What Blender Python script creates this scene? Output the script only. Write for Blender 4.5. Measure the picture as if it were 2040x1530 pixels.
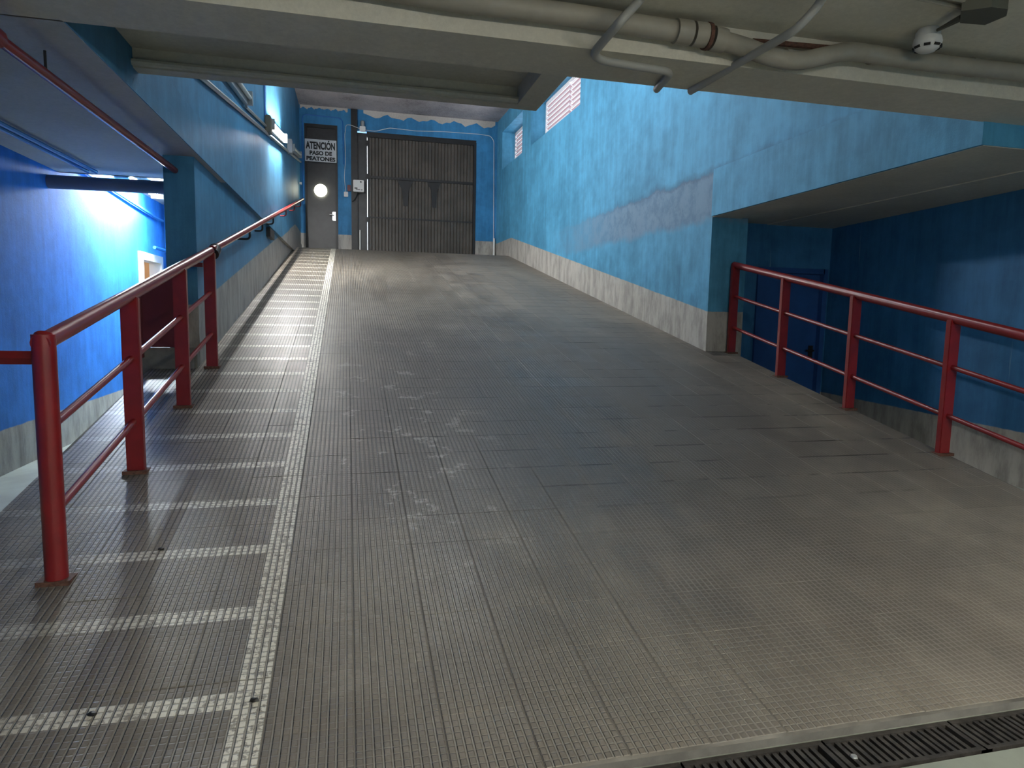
import bpy, bmesh, math, random
from mathutils import Vector, Matrix
random.seed(7)
R = math.radians
scn = bpy.context.scene
for o in list(bpy.data.objects): bpy.data.objects.remove(o)
COL = scn.collection

# ------------------------------------------------------------------ camera
F = 1300.0; EYE = Vector((0, 0, 1.36))
PI_, RO, YA = R(6.12), R(1.12), R(13.55)
_f = Vector((math.sin(YA), math.cos(YA), 0)); _r = Vector((math.cos(YA), -math.sin(YA), 0)); _u = Vector((0, 0, 1))
_f2 = _f*math.cos(PI_)-_u*math.sin(PI_); _u2 = _u*math.cos(PI_)+_f*math.sin(PI_)
_r3 = _r*math.cos(RO)+_u2*math.sin(RO); _u3 = _u2*math.cos(RO)-_r*math.sin(RO)
cam = bpy.data.objects.new('camera', bpy.data.cameras.new('camera')); COL.objects.link(cam)
M = Matrix((_r3, _u3, -_f2)).transposed().to_4x4(); M.translation = EYE
cam.matrix_world = M
cam.data.sensor_width = 36.0; cam.data.lens = 36.0*F/2040; cam.data.clip_start = .02
scn.camera = cam

def ray(x, y): return _r3*((x-1020)/F)-_u3*((y-765)/F)+_f2
def onX(x, y, X): d = ray(x, y); return EYE+d*(X/d.x)
def onY(x, y, Y): d = ray(x, y); return EYE+d*(Y/d.y)
def onZ(x, y, Z): d = ray(x, y); return EYE+d*((Z-EYE.z)/d.z)

# ------------------------------------------------------------------ world, exposure, large lights
w = bpy.data.worlds.new('world'); scn.world = w; w.use_nodes = True
w.node_tree.nodes['Background'].inputs[0].default_value = (.80, .90, 1.0, 1)
w.node_tree.nodes['Background'].inputs[1].default_value = 8.0
scn.view_settings.view_transform = 'Standard'; scn.view_settings.look = 'None'
scn.view_settings.exposure = 0.0; scn.view_settings.gamma = 1.0; scn.view_settings.use_curve_mapping = False
E_TUBE_WALL = 820.0     # lit tube on the left wall
E_TUBE_PASS = 1500.0      # lit tube in the left passage
E_TUBE_ROOM = 128.0      # tubes of the garage behind the camera
E_VOID_FILL = 75.0      # added unseen fill tube high above the ramp
E_DOOR_DISC = 12.0

# ------------------------------------------------------------------ materials
def nt(name):
    m = bpy.data.materials.new(name); m.use_nodes = True
    t = m.node_tree; return m, t, t.nodes, t.links, t.nodes['Principled BSDF']
class G:
    def __init__(s, t): s.t = t; s.n = t.nodes; s.l = t.links
    def put(s, sock, v):
        if hasattr(v, 'is_output'): s.l.new(v, sock)
        elif v is not None: sock.default_value = v
    def m(s, op, a, b=None, c=None, clamp=False):
        n = s.n.new('ShaderNodeMath'); n.operation = op; n.use_clamp = clamp
        s.put(n.inputs[0], a); s.put(n.inputs[1], b); s.put(n.inputs[2], c); return n.outputs[0]
    def pos(s):
        g = s.n.new('ShaderNodeNewGeometry'); x = s.n.new('ShaderNodeSeparateXYZ'); s.l.new(g.outputs['Position'], x.inputs[0])
        return g.outputs['Position'], x.outputs[0], x.outputs[1], x.outputs[2]
    def comb(s, x, y, z):
        c = s.n.new('ShaderNodeCombineXYZ'); s.put(c.inputs[0], x); s.put(c.inputs[1], y); s.put(c.inputs[2], z); return c.outputs[0]
    def noise(s, vec, scale, detail=4, rough=.6, dist=0):
        n = s.n.new('ShaderNodeTexNoise'); s.l.new(vec, n.inputs['Vector']); n.inputs['Scale'].default_value = scale
        n.inputs['Detail'].default_value = detail; n.inputs['Roughness'].default_value = rough; n.inputs['Distortion'].default_value = dist
        return n.outputs['Fac']
    def scale(s, vec, v):
        n = s.n.new('ShaderNodeVectorMath'); n.operation = 'MULTIPLY'; s.l.new(vec, n.inputs[0]); n.inputs[1].default_value = v; return n.outputs[0]
    def mix(s, f, a, b):
        n = s.n.new('ShaderNodeMix'); n.data_type = 'RGBA'; s.put(n.inputs[0], f); s.put(n.inputs[6], a); s.put(n.inputs[7], b); return n.outputs[2]
    def ss(s, v, a, b, to0=0, to1=1):
        n = s.n.new('ShaderNodeMapRange'); n.interpolation_type = 'SMOOTHSTEP'; s.put(n.inputs[0], v)
        n.inputs[1].default_value = a; n.inputs[2].default_value = b; n.inputs[3].default_value = to0; n.inputs[4].default_value = to1; return n.outputs[0]
    def bump(s, h, strength, dist, nrm=None):
        n = s.n.new('ShaderNodeBump'); n.inputs['Strength'].default_value = strength; n.inputs['Distance'].default_value = dist
        s.l.new(h, n.inputs['Height'])
        if nrm: s.l.new(nrm, n.inputs['Normal'])
        return n.outputs[0]
def c4(c): return (c[0], c[1], c[2], 1)

def plain(name, col, rough=.6, metal=0, spec=.5, var=.0, vscale=6, bump=0, bscale=60, emit=None, es=0):
    m, t, n, l, b = nt(name); g = G(t)
    b.inputs['Roughness'].default_value = rough; b.inputs['Metallic'].default_value = metal
    b.inputs['Specular IOR Level'].default_value = spec
    P = g.pos()[0]
    if var:
        f = g.noise(P, vscale, 5)
        l.new(g.mix(g.ss(f, .3, .7), c4([x*(1-var) for x in col]), c4([min(1, x*(1+var)) for x in col])), b.inputs['Base Color'])
    else: b.inputs['Base Color'].default_value = c4(col)
    if bump: l.new(g.bump(g.noise(P, bscale, 4), bump, .004), b.inputs['Normal'])
    if emit: b.inputs['Emission Color'].default_value = c4(emit); b.inputs['Emission Strength'].default_value = es
    return m

BLUE = (.062, .265, .44); GREY = (.36, .345, .315)
def wall_paint(name, band, blue=BLUE, grey=GREY, rough=.62, stain=False, ramp=False, dark=1.0):
    m, t, n, l, b = nt(name); g = G(t)
    P, x, y, z = g.pos()
    big = g.noise(P, .9, 4); mid = g.noise(P, 5, 5, .65)
    streak = g.noise(g.scale(P, (9, 9, .8)), 1.0, 5, .7)
    f = g.m('ADD', g.m('MULTIPLY', big, .45), g.m('ADD', g.m('MULTIPLY', mid, .3), g.m('MULTIPLY', streak, .35)))
    cb = g.mix(g.ss(f, .38, .72), c4([v*.72*dark for v in blue]), c4([min(1, v*1.28*dark+.012) for v in blue]))
    scr = g.noise(g.scale(P, (26, 26, 1.3)), 1.0, 3, .5)
    cb = g.mix(g.m('MULTIPLY', g.ss(scr, .70, .78), .22), cb, c4((.35, .55, .7)))
    if stain:
        yn = g.m('ADD', y, g.m('MULTIPLY', g.m('SUBTRACT', mid, .5), 1.2))
        zn = g.m('ADD', z, g.m('MULTIPLY', g.m('SUBTRACT', g.noise(P, 2.3, 5, .7), .5), .30))
        a = g.m('MULTIPLY', g.ss(zn, 2.40, 2.52), g.ss(zn, 2.93, 2.98, 1, 0))
        a = g.m('MULTIPLY', a, g.ss(yn, 9.0, 12.6, 1, 0))
        a = g.m('MULTIPLY', a, g.ss(y, 6.6, 6.7))
        edge = g.m('MULTIPLY', g.ss(zn, 2.90, 2.955), g.ss(zn, 2.955, 3.05, 1, 0))
        edge = g.m('MULTIPLY', edge, g.ss(yn, 7.5, 11.5, 1, 0))
        grime = g.mix(g.ss(mid, .4, .65), c4((.17, .24, .33)), c4((.10, .15, .22)))
        cb = g.mix(g.m('MULTIPLY', a, .78), cb, grime)
        cb = g.mix(g.m('MULTIPLY', edge, .45), cb, c4((.03, .05, .09)))
        # bluish black mould low on the wall near its free end
        lowm = g.m('MULTIPLY', g.ss(g.noise(g.scale(P, (5, 5, 1.6)), 1.0, 6, .7), .48, .66), g.ss(y, 6.7, 12.5, 1, 0))
        lowm = g.m('MULTIPLY', lowm, g.ss(z, 1.3, 2.6, 1, .15))
        cb = g.mix(g.m('MULTIPLY', lowm, .45), cb, c4((.02, .07, .13)))
    gd = g.noise(g.scale(P, (7, 7, 2)), 1.0, 6, .7)
    cg = g.mix(g.ss(gd, .35, .72), c4([v*1.15 for v in grey]), c4([v*.6 for v in grey]))
    if ramp:
        zb = g.m('ADD', g.m('MINIMUM', g.m('MAXIMUM', g.m('SUBTRACT', g.m('MULTIPLY', y, .2), .36), 0.0), 2.71), band)
    else: zb = band
    d = g.m('SUBTRACT', z, g.m('ADD', zb, g.m('MULTIPLY', g.m('SUBTRACT', g.noise(P, 9, 2), .5), .015)))
    l.new(g.mix(g.ss(d, -.006, .006), cg, cb), b.inputs['Base Color'])
    b.inputs['Roughness'].default_value = rough
    b.inputs['Specular IOR Level'].default_value = .35
    h = g.m('ADD', g.noise(P, 60, 6, .7), g.m('MULTIPLY', g.noise(P, 14, 3), .5))
    l.new(g.bump(h, .32, .005), b.inputs['Normal'])
    return m

M_WALL_RIGHT = wall_paint('blue plaster grey band right', .45, stain=True, ramp=True)
M_WALL_LEFT = wall_paint('blue plaster grey band left', .52, ramp=True, rough=.5, blue=(.040, .185, .33), grey=(.30, .29, .27))
M_WALL_GATE = wall_paint('blue plaster gate wall', 3.22, blue=(.030, .20, .42))
M_WALL_PASS = wall_paint('blue plaster passage', .36, blue=(.009, .16, .54), rough=.75)
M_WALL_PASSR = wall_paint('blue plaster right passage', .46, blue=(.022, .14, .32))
M_WALL_REAR = wall_paint('garage wall paint', .9)
M_BLUE = wall_paint('blue plaster', -9)

def ceil_paint(name, col, var=.12, soot=False):
    m, t, n, l, b = nt(name); g = G(t); P = g.pos()[0]
    f = g.m('ADD', g.m('MULTIPLY', g.noise(P, 1.1, 4), .5), g.m('MULTIPLY', g.noise(P, 30, 6, .8), .5))
    lo, hi = (.25, .62) if soot else (.36, .66)
    l.new(g.mix(g.ss(f, lo, hi), c4([v*(1-var) for v in col]), c4([v*(1+var) for v in col])), b.inputs['Base Color'])
    b.inputs['Roughness'].default_value = .75
    l.new(g.bump(g.noise(P, 18, 6, .75), .5 if soot else .12, .006), b.inputs['Normal'])
    return m
M_CEIL = ceil_paint('beige grey ceiling paint', (.62, .59, .50))
M_SLAB = ceil_paint('grey slab paint', (.54, .525, .45))
M_SOFFIT = ceil_paint('pale grey passage soffit', (.44, .45, .45))
M_SOOT = ceil_paint('sooty rough ceiling', (.30, .27, .27), .6, soot=True)
M_PEEL = ceil_paint('bare peeling plaster', (.50, .46, .42), .15)

# the ramp tiles: fine raised squares, ten to a side, painted pedestrian lane
M_TILE, t, n, l, b = nt('ribbed grey ramp tile'); g = G(t)
P, x, y, z = g.pos()
uv = n.new('ShaderNodeUVMap'); uv.uv_map = 'UVMap'
sp = n.new('ShaderNodeSeparateXYZ'); l.new(uv.outputs[0], sp.inputs[0])
def tri(v): return g.m('PINGPONG', v, .5)
sq = g.m('MULTIPLY', g.ss(tri(sp.outputs[0]), .08, .20), g.ss(tri(sp.outputs[1]), .05, .14, .35, 1))
cellx = g.m('FLOOR', g.m('DIVIDE', g.m('ADD', g.m('ADD', x, g.m('MULTIPLY', g.m('SUBTRACT', y, 3.8), .010)), .30), .272))
celly = g.m('FLOOR', g.m('DIVIDE', g.m('SUBTRACT', y, 1.713), .267))
wn = n.new('ShaderNodeTexWhiteNoise'); wn.noise_dimensions = '2D'; l.new(g.comb(cellx, celly, 0), wn.inputs['Vector'])
patch = g.noise(P, .55, 4, .6); mid = g.noise(P, 3.2, 6, .7); fine = g.noise(P, 160, 3, .6)
long_ = g.noise(g.scale(P, (3.0, .5, 1)), 1.0, 5, .65)
# wear: crisp relief at the left, worn flat under the wheels at the right
wear = g.m('ADD', g.ss(x, .3, 3.0), g.m('ADD', g.m('MULTIPLY', g.m('SUBTRACT', mid, .5), 1.3), g.m('MULTIPLY', g.m('SUBTRACT', wn.outputs[0], .5), .55)))
wear = g.ss(wear, .25, .95)
base = g.mix(g.ss(g.m('ADD', g.m('MULTIPLY', patch, .5), g.m('MULTIPLY', long_, .5)), .38, .62), c4((.150, .128, .102)), c4((.235, .205, .165)))
base = g.mix(g.m('MULTIPLY', wn.outputs[0], .22), base, c4((.075, .068, .06)))
base = g.mix(g.m('MULTIPLY', g.ss(mid, .36, .75), .30), base, c4((.06, .055, .05)))
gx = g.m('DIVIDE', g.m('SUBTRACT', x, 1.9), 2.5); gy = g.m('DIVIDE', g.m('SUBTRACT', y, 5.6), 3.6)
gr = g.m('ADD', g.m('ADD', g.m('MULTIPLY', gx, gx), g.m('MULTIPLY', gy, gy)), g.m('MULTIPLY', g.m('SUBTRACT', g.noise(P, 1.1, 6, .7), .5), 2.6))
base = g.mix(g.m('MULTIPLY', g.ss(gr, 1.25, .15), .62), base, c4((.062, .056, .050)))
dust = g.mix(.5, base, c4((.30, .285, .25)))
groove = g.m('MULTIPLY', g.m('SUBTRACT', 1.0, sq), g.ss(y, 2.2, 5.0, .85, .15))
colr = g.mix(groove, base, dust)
groove_dark = g.m('MULTIPLY', g.m('SUBTRACT', 1.0, sq), g.m('MULTIPLY', g.ss(y, 2.8, 4.8, 0, .85), g.m('SUBTRACT', 1.0, wear)))  # darkens the grooves further up the ramp where the relief is crisp
colr = g.mix(groove_dark, colr, c4((.018, .015, .012)))
# paint
xs = g.m('ADD', x, g.m('MULTIPLY', g.m('SUBTRACT', y, 3.8), .010))
line = g.m('MULTIPLY', g.ss(xs, -.412, -.408), g.ss(xs, -.306, -.302, 1, 0))
ys = g.m('FRACT', g.m('ADD', g.m('DIVIDE', g.m('SUBTRACT', y, 4.018), .465), .585))
stripe = g.m('MULTIPLY', g.m('MULTIPLY', g.ss(ys, .498, .502), g.ss(ys, .664, .668, 1, 0)), g.ss(xs, -.412, -.408, 1, 0))
fade = g.ss(g.m('ADD', xs, g.m('MULTIPLY', g.m('SUBTRACT', mid, .5), .9)), -1.35, -.62, .22, 1)
chips = g.ss(g.noise(P, 34, 4, .7), .40, .50, .25, 1)
pm = g.m('MULTIPLY', g.m('MAXIMUM', line, g.m('MULTIPLY', stripe, fade)), chips)
pm = g.m('MULTIPLY', pm, g.ss(sq, .2, .7, .12, 1))
colr = g.mix(pm, colr, c4((.72, .69, .60)))
# pale lime stains
ls = g.m('MULTIPLY', g.ss(g.noise(P, 4.5, 6, .75), .56, .64), g.m('MULTIPLY', g.ss(x, -.4, 0), g.ss(x, .4, 1.2, 1, 0)))
ls = g.m('MULTIPLY', ls, g.m('MULTIPLY', g.ss(y, 9, 3.5), g.ss(y, 2.4, 3.6, .25, 1)))
colr = g.mix(g.m('MULTIPLY', ls, .55), colr, c4((.45, .43, .38)))
jv = g.m('MINIMUM', sp.outputs[1], g.m('SUBTRACT', 10.0, sp.outputs[1]))
jm = g.m('MULTIPLY', g.ss(jv, .12, .42, 1, 0), g.m('MULTIPLY', g.ss(g.noise(P, 1.7, 5, .75), .46, .54), g.m('MULTIPLY', g.ss(y, 2.6, 4.0), g.ss(x, -.1, .5))))
colr = g.mix(g.m('MULTIPLY', jm, .85), colr, c4((.015, .013, .011)))
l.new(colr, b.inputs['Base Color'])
rg = g.m('ADD', g.ss(long_, .3, .7, .37, .50), g.m('MULTIPLY', wear, .14))
l.new(rg, b.inputs['Roughness']); b.inputs['Specular IOR Level'].default_value = .55
hh = g.m('MULTIPLY', sq, g.m('SUBTRACT', 1.0, g.m('MULTIPLY', wear, .90)))
hh = g.m('ADD', hh, g.m('ADD', g.m('MULTIPLY', fine, .12), g.m('MULTIPLY', mid, .10)))
l.new(g.bump(hh, 1.0, .0055), b.inputs['Normal'])

M_MORTAR = plain('dark ramp mortar', (.16, .15, .13), .9, var=.8, vscale=1.6, bump=.4)
M_RAMPSIDE = plain('ramp side render', (.16, .155, .14), .85, var=.25, bump=.4)
M_FLOOR = plain('pale green grey floor paint', (.23, .25, .215), .5, var=.15, vscale=3, bump=.15)
M_RED = plain('red enamel paint', (.19, .010, .012), .30, var=.12, vscale=9, spec=.6)
M_REDDK = plain('dark red sheet paint', (.12, .010, .013), .42, var=.1)
M_RUST = plain('rusty steel foot', (.10, .045, .03), .8, var=.4, vscale=60, bump=.5)
M_BLACK = plain('black rubber', (.012, .012, .013), .5)
M_GATE = plain('brown grey sheet steel', (.070, .060, .050), .5, var=.25, vscale=2.2, bump=.1)
M_GATEDK = plain('sooty steel frame', (.013, .013, .014), .5, var=.3)
M_DOORDK = plain('charcoal steel door', (.020, .021, .023), .42, var=.25)
M_DOORBLUE = plain('blue door paint', (.015, .075, .26), .45, var=.1)
M_WHITE = plain('white plastic', (.70, .70, .68), .45)
M_SIGN = plain('white sign board', (.72, .73, .73), .5, var=.05)
M_INK = plain('black sign ink', (.008, .008, .009), .6)
M_GREYPIPE = plain('cream painted pipe', (.30, .28, .235), .55, var=.10, bump=.15)
M_CONDUIT = plain('grey plastic conduit', (.34, .34, .32), .45)
M_GALV = plain('galvanised steel', (.42, .45, .46), .35, metal=.6)
M_OLIVE = plain('olive grey box paint', (.10, .098, .075), .6)
M_IRON = plain('dirty cast iron', (.035, .031, .028), .6, var=.5, vscale=22, bump=.5)
M_LOUV = plain('white louvre enamel', (.80, .76, .77), .5)
M_LOUVIN = plain('mauve louvre blade', (.34, .22, .24), .6)
M_CHROME = plain('worn metal handle', (.6, .6, .6), .3, metal=1)
M_STUD = plain('zinc stud', (.7, .7, .66), .35, metal=.7)
M_BLUEPIPE = plain('blue painted pipe', (.02, .16, .5), .45)
M_DIFF = plain('unlit lamp diffuser', (.62, .66, .64), .35)
def lamp_mat(name, col, s): return plain(name, (.9, .9, .9), .5, emit=col, es=s)
M_TUBEW = lamp_mat('lit tube wall', (1.0, .98, .94), E_TUBE_WALL)
M_TUBEP = lamp_mat('lit tube passage', (.85, .95, 1.0), E_TUBE_PASS)
M_TUBER = lamp_mat('lit tube garage', (1.0, .94, .80), E_TUBE_ROOM)
M_VOID_FILL = lamp_mat('added void fill tube', (.90, .96, 1.0), E_VOID_FILL)
M_LOBBY_FILL = lamp_mat('added lobby fill tube', (1.0, .95, .85), 60.0)  # added fill light for the lobby interior
M_DOORDISC = lamp_mat('glowing round disc', (1.0, .98, .72), E_DOOR_DISC)
M_WARM = plain('warm tan wall paint', (.75, .48, .25), .6)

# ------------------------------------------------------------------ mesh helpers
def link(name, me, mat=None, parent=None):
    o = bpy.data.objects.new(name, me); COL.objects.link(o)
    if mat is not None:
        for m_ in (mat if isinstance(mat, (list, tuple)) else [mat]): me.materials.append(m_)
    if parent: o.parent = parent
    return o
def from_bm(name, bm, mat, parent=None, smooth=False):
    bmesh.ops.recalc_face_normals(bm, faces=bm.faces[:])
    me = bpy.data.meshes.new(name); bm.to_mesh(me); bm.free()
    if smooth:
        for p in me.polygons: p.use_smooth = True
        try: me.set_sharp_from_angle(angle=R(40))
        except Exception: pass
    return link(name, me, mat, parent)
def add_box(bm, x0, x1, y0, y1, z0, z1):
    v = [bm.verts.new((x, y, z)) for x in (x0, x1) for y in (y0, y1) for z in (z0, z1)]
    for f in ((0, 1, 3, 2), (4, 6, 7, 5), (0, 4, 5, 1), (2, 3, 7, 6), (0, 2, 6, 4), (1, 5, 7, 3)): bm.faces.new([v[i] for i in f])
def add_prism(bm, plan, z0, z1):
    a = [bm.verts.new((p[0], p[1], z0)) for p in plan]; c = [bm.verts.new((p[0], p[1], z1)) for p in plan]
    bm.faces.new(a); bm.faces.new(c); k = len(plan)
    for i in range(k): bm.faces.new((a[i], a[(i+1) % k], c[(i+1) % k], c[i]))
def frames(pts):
    T = []
    for i in range(len(pts)):
        d = (pts[min(i+1, len(pts)-1)]-pts[max(i-1, 0)]); T.append(d.normalized())
    up = Vector((0, 0, 1)) if abs(T[0].z) < .9 else Vector((1, 0, 0)); N = []
    nrm = (up-T[0]*up.dot(T[0])).normalized()
    for k in T:
        nrm = (nrm-k*nrm.dot(k)).normalized(); N.append(nrm.copy())
    return T, N
def add_tube(bm, pts, r, seg=10, cap=True):
    pts = [Vector(p) for p in pts]; T, N = frames(pts); rings = []
    for i, p in enumerate(pts):
        rr = r[i] if isinstance(r, (list, tuple)) else r; bi = T[i].cross(N[i])
        rings.append([bm.verts.new(p+(N[i]*math.cos(a)+bi*math.sin(a))*rr) for a in [2*math.pi*k/seg for k in range(seg)]])
    for i in range(len(rings)-1):
        for k in range(seg): bm.faces.new((rings[i][k], rings[i][(k+1) % seg], rings[i+1][(k+1) % seg], rings[i+1][k]))
    if cap: bm.faces.new(rings[0]); bm.faces.new(rings[-1])
def bend(pts, r=.03, n=5):
    """round the corners of a polyline"""
    pts = [Vector(p) for p in pts]; out = [pts[0]]
    for i in range(1, len(pts)-1):
        a, q, c = pts[i-1], pts[i], pts[i+1]
        d1 = min(r, (a-q).length*.45); d2 = min(r, (c-q).length*.45)
        p1 = q+(a-q).normalized()*d1; p2 = q+(c-q).normalized()*d2
        for k in range(n+1):
            s = k/n; out.append(p1*(1-s)**2+q*2*s*(1-s)+p2*s*s)
    out.append(pts[-1]); return out
def box(name, x0, x1, y0, y1, z0, z1, mat, parent=None, bevel=0):
    bm = bmesh.new(); add_box(bm, x0, x1, y0, y1, z0, z1)
    if bevel: bmesh.ops.bevel(bm, geom=bm.edges[:], offset=bevel, segments=2, affect='EDGES')
    return from_bm(name, bm, mat, parent)
def tube(name, pts, r, mat, parent=None, seg=12):
    bm = bmesh.new(); add_tube(bm, pts, r, seg); return from_bm(name, bm, mat, parent, smooth=True)
def tag(o, label, cat, group=None, kind=None):
    if label: o['label'] = label
    if cat: o['category'] = cat
    if group: o['group'] = group
    if kind: o['kind'] = kind
    return o
def struct(o, label=None, cat=None): return tag(o, label, cat, kind='structure')
def empty(name, loc, label, cat, group=None):
    o = bpy.data.objects.new(name, None); COL.objects.link(o); o.location = loc; o.empty_display_size = .1
    return tag(o, label, cat, group)
def child(o, root):
    """keep world placement of a mesh written in world coordinates under a root that has only a location"""
    o.parent = root; o.matrix_parent_inverse = Matrix.Translation(-root.location); return o

# ------------------------------------------------------------------ setting: floors and ramp
RX0, RX1 = -1.68, 4.19; LAND = 2.77; CREST = 15.65; YR0 = 1.70
def rz(Y):
    p = .2*Y-.36; a = .5*(p+math.sqrt(p*p+.006)); k = .03
    d = a-LAND
    return LAND+.5*(d-math.sqrt(d*d+k*k*.25)) if Y < 17.5 else LAND
def wr(Y): return 3.87-(Y-6.7)*.03            # face of the right wall

bm = bmesh.new(); add_box(bm, -6, 7.2, -4.2, 1.53, -.25, 0); add_box(bm, -6, 7.2, 1.695, 13.2, -.25, 0); add_box(bm, -6, 7.2, 1.52, 1.70, -.3, -.12)
add_box(bm, -6, .455, 1.53, 1.695, -.13, 0); add_box(bm, 2.965, 7.2, 1.53, 1.695, -.13, 0)
struct(from_bm('floor', bm, M_FLOOR), 'pale green grey painted concrete floor in front of the drain', 'floor')

bm = bmesh.new()
ys = [YR0+i*.1 for i in range(30)]+[4.8+i*.5 for i in range(21)]+[15.2+i*.05 for i in range(20)]+[16.3, 17.4]
def xl(Y): return RX0 if Y < 6.12 else -1.30
def xr(Y): return RX1 if Y < 6.70 else wr(Y)+.02
ys = sorted(set([round(v, 3) for v in ys]+[6.119, 6.121, 6.699, 6.701])); rows = []
for Y in ys:
    zz = rz(Y)-.0020
    rows.append([bm.verts.new((xl(Y), Y, -.02)), bm.verts.new((xl(Y), Y, zz)), bm.verts.new((xr(Y), Y, zz)), bm.verts.new((xr(Y), Y, -.02))])
for a, c in zip(rows, rows[1:]):
    for k in range(3): bm.faces.new((a[k], a[k+1], c[k+1], c[k]))
bm.faces.new(rows[0]); bm.faces.new(rows[-1])
ramp = struct(from_bm('ramp', bm, [M_MORTAR, M_RAMPSIDE]), 'long tiled ramp climbing to the garage gate', 'ramp')
for p in ramp.data.polygons:
    if abs(p.normal.x) > .5 or abs(p.normal.y) > .9: p.material_index = 1

TW, TD = .272, .272
mesh_cache = {}
def tile_geo(w0, w1):
    """top with bevelled rim; local x from w0 to w1, y from 0 to TD, u and v count the raised squares"""
    gp = .0005; x0, x1, y0, y1 = w0+gp, w1-gp, gp, TD-gp; bv = .0009; z1 = 0.0; zb = -.009
    vs = [(x0, y0, zb), (x1, y0, zb), (x1, y1, zb), (x0, y1, zb), (x0, y0, z1-bv), (x1, y0, z1-bv), (x1, y1, z1-bv), (x0, y1, z1-bv),
          (x0+bv, y0+bv, z1), (x1-bv, y0+bv, z1), (x1-bv, y1-bv, z1), (x0+bv, y1-bv, z1)]
    fs = [(8, 9, 10, 11)]+[(i, (i+1) % 4, 4+(i+1) % 4, 4+i) for i in range(4)]+[(4+i, 4+(i+1) % 4, 8+(i+1) % 4, 8+i) for i in range(4)]
    return vs, fs
def tile_mesh(w0, w1):
    k = (round(w0, 2), round(w1, 2))
    if k not in mesh_cache:
        vs, fs = tile_geo(w0, w1); me = bpy.data.meshes.new('tile'); me.from_pydata(vs, [], fs); me.materials.append(M_TILE)
        u = me.uv_layers.new(name='UVMap')
        for lp in me.loops: v = me.vertices[lp.vertex_index].co; u.data[lp.index].uv = (v.x/TW*10, v.y/TD*10)
        mesh_cache[k] = me
    return mesh_cache[k]
def prj(p):
    q = Vector(p)-EYE; d = q.dot(_f2); return (1020+F*q.dot(_r3)/d, 765-F*q.dot(_u3)/d, d)
tiles = []
nrow = 0; Y = 1.713; s = 0
while Y < 17.0:
    za, zb_ = rz(Y), rz(Y+.267); dy = .267
    ang = math.atan2(zb_-za, dy); sh = -.010*(Y-3.8)
    for k in range(-6, 18):
        X = -.30+k*TW+sh; lo = RX0+.002 if Y+.13 < 6.12 else -1.308; hi = RX1-.002 if Y+.2 < 6.70 else wr(Y+.27)+.003
        w0, w1 = max(0, lo-X), min(TW, hi-X)
        if w1-w0 < .015: continue
        c = prj((X+.136, Y+.13, (za+zb_)/2))
        vis = -60 < c[0] < 2100 and c[1] < 1600 and c[2] > .3
        area = (w1-w0)/c[2]*(abs(prj((X, Y, za))[1]-prj((X, Y+.267, zb_))[1])) if vis else -1
        jit = Matrix.Translation((X, Y, za+random.uniform(-.0006, .0004)))@Matrix.Rotation(.010, 4, 'Z')@Matrix.Rotation(ang+random.uniform(-.0015, .0015), 4, 'X')@Matrix.Rotation(random.uniform(-.0015, .0015), 4, 'Y')
        tiles.append((area, w0, w1, jit))
    Y += .267
tiles.sort(key=lambda q: -q[0])
for area, w0, w1, mt in tiles[:300]:
    o = bpy.data.objects.new('tile', tile_mesh(w0, w1)); COL.objects.link(o); o.parent = ramp; o.matrix_local = mt
V, FC, UV = [], [], []
for area, w0, w1, mt in tiles[300:]:
    vs, fs = tile_geo(w0, w1); b0 = len(V); V += [tuple(mt@Vector(v)) for v in vs]
    for f in fs:
        FC.append([b0+i for i in f]); UV += [(vs[i][0]/TW*10, vs[i][1]/TD*10) for i in f]
me = bpy.data.meshes.new('far_tiles'); me.from_pydata(V, [], FC); u = me.uv_layers.new(name='UVMap')
for i, q in enumerate(UV): u.data[i].uv = q
o = link('far_tiles', me, M_TILE, ramp); o['kind'] = 'stuff'

# ------------------------------------------------------------------ setting: walls and ceilings
bm = bmesh.new()
add_prism(bm, [(-1.31, 6.12), (-1.31, 16.9), (-1.60, 16.9), (-1.60, 6.5), (-1.55, 6.5), (-1.55, 6.12)], 0, 2.62)
add_box(bm, -1.60, -1.255, 3.465, 16.9, 2.621, 2.94)
add_box(bm, -1.60, -1.272, 3.465, 16.9, 2.94, 6.4)
struct(from_bm('wall_left', bm, M_WALL_LEFT), 'blue left ramp wall with a projecting slab edge and a grey lower band', 'wall')

bm = bmesh.new()
def wrbox(y0, y1, z0, z1, d0=0, d1=.45): add_prism(bm, [(wr(y0)+d0, y0), (wr(y1)+d0, y1), (wr(y1)+d1, y1), (wr(y0)+d1, y0)], z0, z1)
WZ0, WZ1 = 4.93, 5.84
wins = [(10.98, 13.90), (14.56, 16.38)]
wrbox(6.70, 16.95, 0, WZ0)
for a, c in ((3.45, 10.98), (13.90, 14.56), (16.38, 16.95)): wrbox(max(a, 3.45), c, WZ0 if a > 6 else 3.0, WZ1) if a > 6 else None
wrbox(6.70, 10.98, WZ0, WZ1); wrbox(3.45, 6.70, 2.99, WZ1); wrbox(3.45, 16.95, WZ1, 6.4)
struct(from_bm('wall_right', bm, M_WALL_RIGHT), 'light blue right ramp wall with a stained patch and grey base', 'wall')
bm = bmesh.new(); add_prism(bm, [(3.845, 3.45), (3.845, 6.68), (4.23, 6.68), (4.23, 3.45)], 2.48, 2.985)
struct(from_bm('trim_1', bm, M_BLUE), 'blue beam spanning the opening above the right railing', 'beam')

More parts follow.
